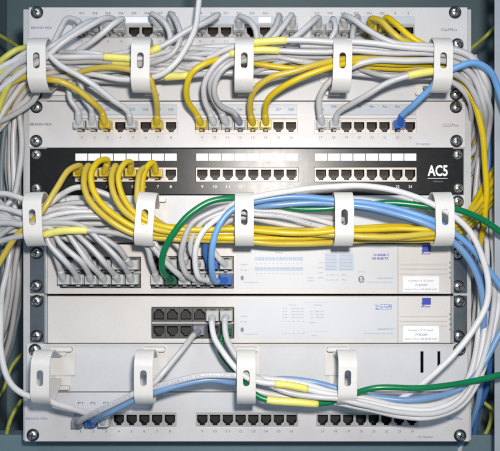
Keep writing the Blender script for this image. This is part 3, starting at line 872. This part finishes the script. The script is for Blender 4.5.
# ---- strands buried in the upper bundle
for k in range(9):
    rnd = lambda a: random.uniform(-a, a)
    ph = random.uniform(0, 6)
    ys = [62 + 9 * math.sin(ph + t * (0.9 + .12 * k)) + (k - 4) * 1.1 for t in range(9)]
    xs = [-20, 12, 36, 88, 140, 192, 244, 292, 342] if k < 5 else [140, 192, 244, 292, 342, 390, 443, 470, 482]
    hs = [30 + rnd(12) for _ in xs]
    if k < 5: ys[0] += 30; ys[1] += 10
    else: ys[7] += 14; ys[8] += 48; hs[8] -= 30
    cable('grey', list(zip(xs, ys, hs)), 'grey strand buried in the upper bundle, ' + ('left of the fourth ring' if k < 5 else 'right of the second ring'),
          group='strands buried in the upper bundle', r=2.5, wob=2)
for k in range(5):
    y = 208 + 5 * k
    cable('grey' if k % 2 else 'white', [(-20, y + random.uniform(-12, 12), 30), (8, y + 4, 34), (34, y + 4 - k, 34), (66, y - 2 + random.uniform(-5, 5), 30), (100, y + random.uniform(-4, 6), 26), (140, 224 + random.uniform(-8, 8), 24), (176, 236, 20), (244, 238, 14)],
          'pale strand at the back of the middle left bundle', group='strands at the back of the middle left bundle', r=2.5, wob=2)

# ---- black panel: yellow loops
YR = [(470, 222, 30), (490, 196, 24), (514, 176, 16)]
def yrun(y, h, k):
    o = [2.4 * math.sin(k * 2.1 + t * 1.3) for t in range(5)]
    g = [5 * math.cos(k * 1.7 + t * 1.1) for t in range(5)]
    return [(244, y + o[0] * .6, h + g[0]), (292, y + o[1] + 1, h + g[1]), (345, y + o[2] * .7, h + g[2]), (396, y + o[3] + 1, h + g[3]), (444, y - .5, h), (458, y - 5, h - 10), (473, y - 16 - k, h - 34), (490, y - 36 - 3 * k, h - 60), (516, y - 62 - 4 * k, h - 84)]
cable('yellow', [(79, 166, 22), (69, 171, 34), (57, 189, 44), (45, 208, 50), (34, 220, 50), (16, 238, 44), (-2, 264, 40), (-20, 300, 36)], 'yellow cable from port 1 of the black panel slanting down left', q(3, 1))
cable('yellow', [(89, 166, 24), (84, 173, 36), (84.5, 189, 46), (92, 204, 50), (108, 220, 52), (130, 232, 50), (147, 237, 46), (178, 239, 40)] + yrun(240.5, 36, 0), 'yellow cable from port 2 of the black panel, outermost of the hanging loops', q(3, 2))
cable('yellow', [(107, 161.5, 24), (98, 161, 36), (91.5, 172, 46), (93, 188, 52), (102, 204, 54), (119, 219, 54), (140, 230, 52), (170, 235, 44)] + yrun(237, 44, 1), 'yellow cable from port 3 of the black panel in a high round loop', q(3, 3))
cable('yellow', [(116, 166, 24), (112, 176, 38), (113.5, 192, 48), (122, 208, 54), (136, 220, 56), (153, 229, 54), (182, 233, 46)] + yrun(233.5, 46, 2), 'yellow cable from port 4 of the black panel, hanging steeply', q(3, 4))
cable('yellow', [(131, 162.5, 24), (124, 163.5, 36), (118.5, 176, 46), (121.5, 196, 54), (132, 210, 56), (148, 220, 56), (175, 228, 50)] + yrun(229.5, 48, 3), 'yellow cable from port 5 of the black panel in the second round loop', q(3, 5))
cable('yellow', [(147, 166, 24), (139.5, 172, 38), (136.5, 188, 48), (138, 204, 52), (148, 218, 54), (168, 227, 48), (200, 231, 40)] + yrun(231.5, 36, 4), 'yellow cable from port 6 of the black panel dropping beside the tilted ring', q(3, 6))
cable('yellow', [(153, 164, 22), (146, 169, 30), (142, 184, 34), (143, 204, 38), (152, 217, 42), (176, 231, 38), (205, 235, 34)] + yrun(236, 28, 5), 'yellow cable from port 7 of the black panel, last before the empty ports', q(3, 7))
cable('yellow', [(150, 226, 30), (200, 227, 30)] + yrun(227.5, 30, 6), 'yellow cable along the top of the yellow bundle in the second row')

# ---- upper switch, left block: twelve grey cables up to the first ring of the second row
lo = [(212, 30), (216, 34), (220, 38), (224, 42), (228, 44), (231, 46)]
names = ['first', 'second', 'third', 'fourth', 'fifth', 'sixth']
for row in (0, 1):
    for i in range(6):
        px, py = swp(CA, i, row)
        yb = 213 + 2.6 * (5 - i) + (3 if row else 0)
        hb = (34 if row == 0 else 46) + (i % 3) * 2
        if i == 0:
            tr = [(px - 6, py - 8, 26), (px - 12, py - 24, 34), (px - 17, 232, hb)]
        else:
            dx = 10 + 2.0 * i
            tr = [(px - 7, py - 7, 26 if row == 0 else 30), (px - 16, py - 17, hb - 4), (px - 30 - i, max(236, py - 36), hb), (max(46, px - 46 - 1.5 * i), 229 - i * .8, hb)]
        tr += [(34, yb + 8, hb), (18, yb + 4 + (i - 3) * 3, hb - 6), (0, yb + (i - 2.5) * 9, hb - 12), (-20, yb + (i - 2.5) * 16, hb - 20)]
        cable('grey', tr, 'grey cable, %s port of the %s row, left block of upper switch' % (names[i], ('upper', 'lower')[row]), (px, py), h0=3.6, wob=4.0)

# ---- second row: greys running from the left ring to the right block
cable('white', [(-20, 196, 30), (4, 193, 34), (24, 199, 36), (36, 206, 36), (48, 205, 34), (62, 194, 32), (78, 188, 32), (98, 190, 30), (124, 202, 26), (148, 216, 24), (172, 230, 22), (205, 238, 16), (244, 240, 14)], 'white cable arching across the foot of the black panel behind yellow loops')
cable('grey', [(-20, 206, 40), (6, 208, 42), (24, 214, 46), (40, 219, 48), (58, 214, 46), (80, 210.5, 42), (104, 212, 36), (128, 218, 32), (148, 232, 34), (158, 248, 36), (164, 256, 26)], 'uppermost of two grey cables curving from left ring behind the tilted ring', None, swp(CB, 1, 0), h0=3.6)
cable('grey', [(-20, 226, 44), (4, 224, 46), (22, 225, 50), (40, 224, 50), (60, 219, 48), (84, 217, 44), (110, 219, 40), (132, 226, 38), (150, 244, 42), (166, 262, 38), (180, 275, 30)], 'grey cable passing behind tilted ring and slanting down to the right block', None, swp(CB, 2, 1), h0=3.6)
cable('grey', [(-20, 250, 38), (8, 240, 44), (26, 236, 48), (40, 235, 52), (60, 232, 56), (84, 230.5, 54), (108, 232, 46), (130, 236, 40), (146, 246, 38), (152, 262, 34), (155, 274, 24)], 'grey cable with a long yellow sleeve beside the left ring', None, swp(CB, 0, 1), sleeves=[(42, 88)], h0=3.6)
cable('grey', [(36, 214, 26), (70, 203, 22), (110, 206, 20), (140, 222, 22), (170, 240, 26), (184, 254, 26)], 'grey cable half hidden behind the yellow loops under the black panel', None, swp(CB, 2, 0), h0=3.6)
# right block
cable('green', [(162, 271, 34), (162.5, 258, 44), (168, 243, 52), (178, 226, 56), (190, 213, 56), (209, 203, 54), (235, 197.5, 50), (258, 200, 40), (290, 207, 38), (320, 208.5, 38), (345, 206.5, 40), (390, 204, 46), (432, 206, 52), (456, 208.5, 52), (478, 217, 46), (504, 234, 40)], 'green cable from the upper switch arching up and along to the right', swp(CB, 1, 1), h0=3.6)
cable('grey', [(187, 274, 36), (182, 258, 44), (184, 240, 50), (193, 223, 52), (212, 211, 50), (238, 205, 44), (262, 208, 34), (300, 214, 28), (344, 220, 24)], 'grey cable, outermost of the pale loops right of the green cable', swp(CB, 3, 1), h0=3.6)
cable('grey', [(196, 260, 30), (191, 248, 40), (195, 232, 46), (208, 219, 48), (236, 211, 46), (258, 214, 42), (285, 217.5, 40), (310, 224, 36), (335, 230, 28)], 'grey cable, middle of the pale loops right of the green cable', swp(CB, 3, 0), h0=3.6, print_span=(258, 312))
cable('white', [(199, 277, 40), (195, 262, 48), (196, 246, 52), (203, 231, 52), (218, 219, 48), (242, 212, 44), (264, 211, 38), (300, 216, 32), (344, 226, 26)], 'white cable, innermost of the pale loops beside the blue cable', swp(CB, 4, 1), h0=3.6)
cable('navy', [(207, 258, 28), (205, 246, 32), (209, 232, 36), (224, 216, 40), (246, 206, 40), (290, 204, 40), (336, 205, 40), (380, 211, 44), (425, 225, 48), (450, 240, 44), (470, 258, 36), (486, 290, 26), (490, 340, 10)], 'dark blue cable rising behind the light blue one from the upper switch', swp(CB, 4, 0), h0=3.6)
cable('blue', [(216, 281, 28), (212, 271, 44), (212.5, 250, 54), (217, 230, 57), (227, 214, 56), (240, 204.5, 54), (258, 201, 52), (295, 197.5, 50), (336, 199.5, 48), (370, 203, 48), (402, 210, 50), (432, 219, 52), (452, 231, 50), (472, 250, 46), (490, 270, 40), (510, 298, 34)], 'light blue cable from the last lower port of the upper switch, curving right', swp(CB, 5, 1), h0=3.6)
cable('blue', [(244, 207, 34), (262, 206, 44), (300, 203, 46), (340, 204.5, 46), (372, 208, 48), (402, 216, 50), (432, 227, 52), (450, 239, 50), (466, 256, 46), (478, 278, 40), (484, 310, 32), (482, 350, 14)], 'light blue cable running below its twin through the last ring of the second row')
cable('grey', [(218, 257, 24), (210, 244, 28), (218, 229, 30), (238, 218, 32), (270, 222, 28), (320, 232, 24), (344, 236, 20)], 'grey cable in the last upper port of the upper switch, behind blue', swp(CB, 5, 0), h0=3.6)
cable('white', [(206, 226, 40), (222, 212, 46), (240, 202, 54), (258, 196, 56), (292, 190.5, 56), (330, 187, 56), (362, 186.5, 56), (396, 191, 57), (424, 200, 58), (440, 208, 58), (456, 217, 58), (470, 232, 56), (482, 254, 54), (488, 280, 52), (486, 305, 50), (475, 328, 50), (455, 353, 50), (432, 376, 48), (412, 392, 44), (392, 402, 38), (364, 404, 34), (340, 402, 32)], 'white cable crossing the black panel foot and looping down the right side')
# ---- lower switch and last row
cable('white', [(193, 336, 26), (186, 346, 38), (175, 359, 46), (163, 373, 52), (153, 383, 54), (140, 391, 54), (118, 402, 52), (98, 411.5, 47), (84, 419, 32)], 'white printed cable from the lower switch slanting down to the bottom panel', swp(CC, 3, 1), q(4, 1), boot='slate', h0=1.5, print_span=(90, 133))
cable('white', [(211, 324, 28), (214, 338, 38), (224, 353, 46), (236, 367, 50), (247, 377, 52), (262, 382, 54), (290, 386, 54), (320, 392, 52), (342, 397, 52), (362, 402, 52), (400, 409, 52), (432, 410, 50), (458, 400, 46), (474, 378, 40), (483, 345, 30), (488, 300, 16)], 'white cable from fifth upper port of the lower switch with a yellow sleeve', swp(CC, 4, 0), sleeves=[(273, 309)], h0=3.6)
cable('white', [(224, 322, 28), (227, 338, 38), (237, 356, 46), (247, 370, 50), (260, 379, 50), (285, 391, 50), (320, 397, 56), (340, 399, 56), (362, 405, 56), (400, 413, 56), (434, 413.5, 54), (460, 402, 50), (477, 378, 44), (487, 345, 34), (494, 300, 20)], 'white cable from the last upper port of the lower switch', swp(CC, 5, 0), h0=3.6)
cable('green', [(221, 338, 18), (220, 350, 26), (232, 368, 34), (246, 385, 44), (258, 396, 48), (272, 400, 50), (300, 402.5, 50), (322, 403, 48), (340, 400, 46), (360, 392, 54), (376, 389, 58), (410, 388, 60), (450, 385.5, 56), (480, 380, 50), (506, 374, 46)], 'green cable with a yellow sleeve, running right across the last row', swp(CC, 5, 1), sleeves=[(265, 320)], h0=1.5)
cable('blue', [(98, 419, 30), (108, 413, 42), (125, 404, 47), (141, 397, 50), (160, 391, 52), (186, 383.5, 52), (212, 380, 50), (230, 381.5, 46), (246, 384, 34), (280, 380, 32), (312, 382.5, 36), (338, 388.5, 38), (362, 394.5, 42), (400, 400, 46), (430, 398, 46), (455, 391, 44), (472, 378, 42), (488, 355, 38), (506, 322, 34)], 'blue cable from port 2 of the bottom panel running right along the last row', q(4, 2), r=3.1)
cable('white', [(124, 402, 38), (140, 393, 44), (156, 386, 50), (182, 379.5, 54), (210, 375.5, 54), (236, 374.5, 50), (258, 378, 44), (300, 384, 44), (340, 394, 46), (364, 399, 48), (400, 405, 48), (432, 406, 46), (456, 396, 40), (470, 374, 34), (478, 340, 22), (480, 290, 6)], 'white printed cable lying along the top of the blue one, last row', print_span=(157, 234))
cable('white', [(246, 388, 40), (262, 393, 40), (300, 398, 40), (340, 404, 46), (364, 408, 50), (400, 416, 52), (434, 417, 52), (461, 406, 48), (479, 381, 42), (490, 346, 32), (499, 300, 20)], 'white cable, lowest of the bundle curving up at bottom right')
cable('white', [(17, 96, -4), (13, 150, -6), (14, 210, -4), (9, 262, 0), (3, 292, 10), (0.5, 320, 24), (1, 350, 38), (5, 372, 46), (14, 388, 52), (28, 395.5, 54), (42, 398, 54), (56, 403, 50), (74, 409.5, 40), (90, 414, 26), (100, 417, 19)], 'white cable curving in from the left through the lowest left ring', None, q(4, 3))

# ---- cables hanging at the sides of the rack
SG = 'cables hanging at the left side of the rack'
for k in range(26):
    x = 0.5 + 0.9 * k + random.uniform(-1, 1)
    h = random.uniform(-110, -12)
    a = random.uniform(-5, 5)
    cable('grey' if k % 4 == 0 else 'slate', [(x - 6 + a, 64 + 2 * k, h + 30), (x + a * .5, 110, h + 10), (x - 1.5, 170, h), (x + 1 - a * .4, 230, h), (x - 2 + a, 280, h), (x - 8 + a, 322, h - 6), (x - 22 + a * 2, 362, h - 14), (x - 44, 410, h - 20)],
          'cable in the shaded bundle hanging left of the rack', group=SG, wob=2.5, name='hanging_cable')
cable('grey', [(22, 96, -6), (14.5, 118, -8), (15, 160, -10), (11, 230, -14), (8, 290, -14), (2, 330, -14), (-8, 380, -14)], 'pale grey cable hanging in front of the left bundle', group=SG, name='hanging_cable')
cable('grey', [(27, 80, 20), (21, 104, 6), (22.5, 140, 4), (19, 176, 8), (12, 200, 14), (-10, 216, 20)], 'pale grey cable hanging close to the rail at upper left', group=SG, name='hanging_cable')
SR = 'cables hanging at the right side of the rack'
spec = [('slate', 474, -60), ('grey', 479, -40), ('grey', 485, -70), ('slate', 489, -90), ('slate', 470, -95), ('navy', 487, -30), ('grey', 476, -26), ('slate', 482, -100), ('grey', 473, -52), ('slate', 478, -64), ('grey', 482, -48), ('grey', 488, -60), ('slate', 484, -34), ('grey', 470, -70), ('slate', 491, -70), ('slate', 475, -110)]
RL = {'yellow': 'yellow cable hanging deep at the right side of the rack', 'navy': 'dark blue cable hanging at the right side of the rack',
      'slate': 'bluish grey cable in the shade right of the rack', 'grey': 'pale grey cable hanging at the right side of the rack'}
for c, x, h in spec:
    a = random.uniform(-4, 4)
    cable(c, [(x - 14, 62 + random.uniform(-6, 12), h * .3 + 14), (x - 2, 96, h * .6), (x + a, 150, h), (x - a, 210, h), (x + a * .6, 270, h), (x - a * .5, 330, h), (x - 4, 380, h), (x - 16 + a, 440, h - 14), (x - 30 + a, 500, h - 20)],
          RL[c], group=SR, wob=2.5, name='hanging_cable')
for tr, lab in (([(-10, 30, -90), (8, 40, -90), (26, 52, -80), (40, 60, -70)], 'dark yellow green earth wire behind the top left ring'),
                ([(22, 400, -60), (14, 412, -50), (8, 428, -46), (6, 446, -46), (10, 480, -46)], 'yellow green earth wire hanging at bottom left corner'),
                ([(26, 350, -90), (12, 366, -80), (2, 392, -70), (-16, 410, -60)], 'yellow green earth wire below the left bundle'),
                ([(492, 408, -60), (490, 424, -50), (482, 438, -46), (472, 442, -46), (460, 446, -46)], 'yellow green earth wire curling at bottom right corner'),
                ([(500, 20, -60), (488, 34, -60), (472, 48, -70), (460, 60, -80)], 'yellow green wire crossing the dark gap at upper right'),
                ([(470, 380, -50), (480, 398, -46), (494, 410, -40), (510, 416, -40)], 'yellow green wire running to the upright at lower right')):
    root = thing('earth_wire', lab, 'wire', group='earth wires at the cabinet sides')
    tube('jacket', spline([W(*p) for p in tr]), 2.2, 'earth_lime', root)
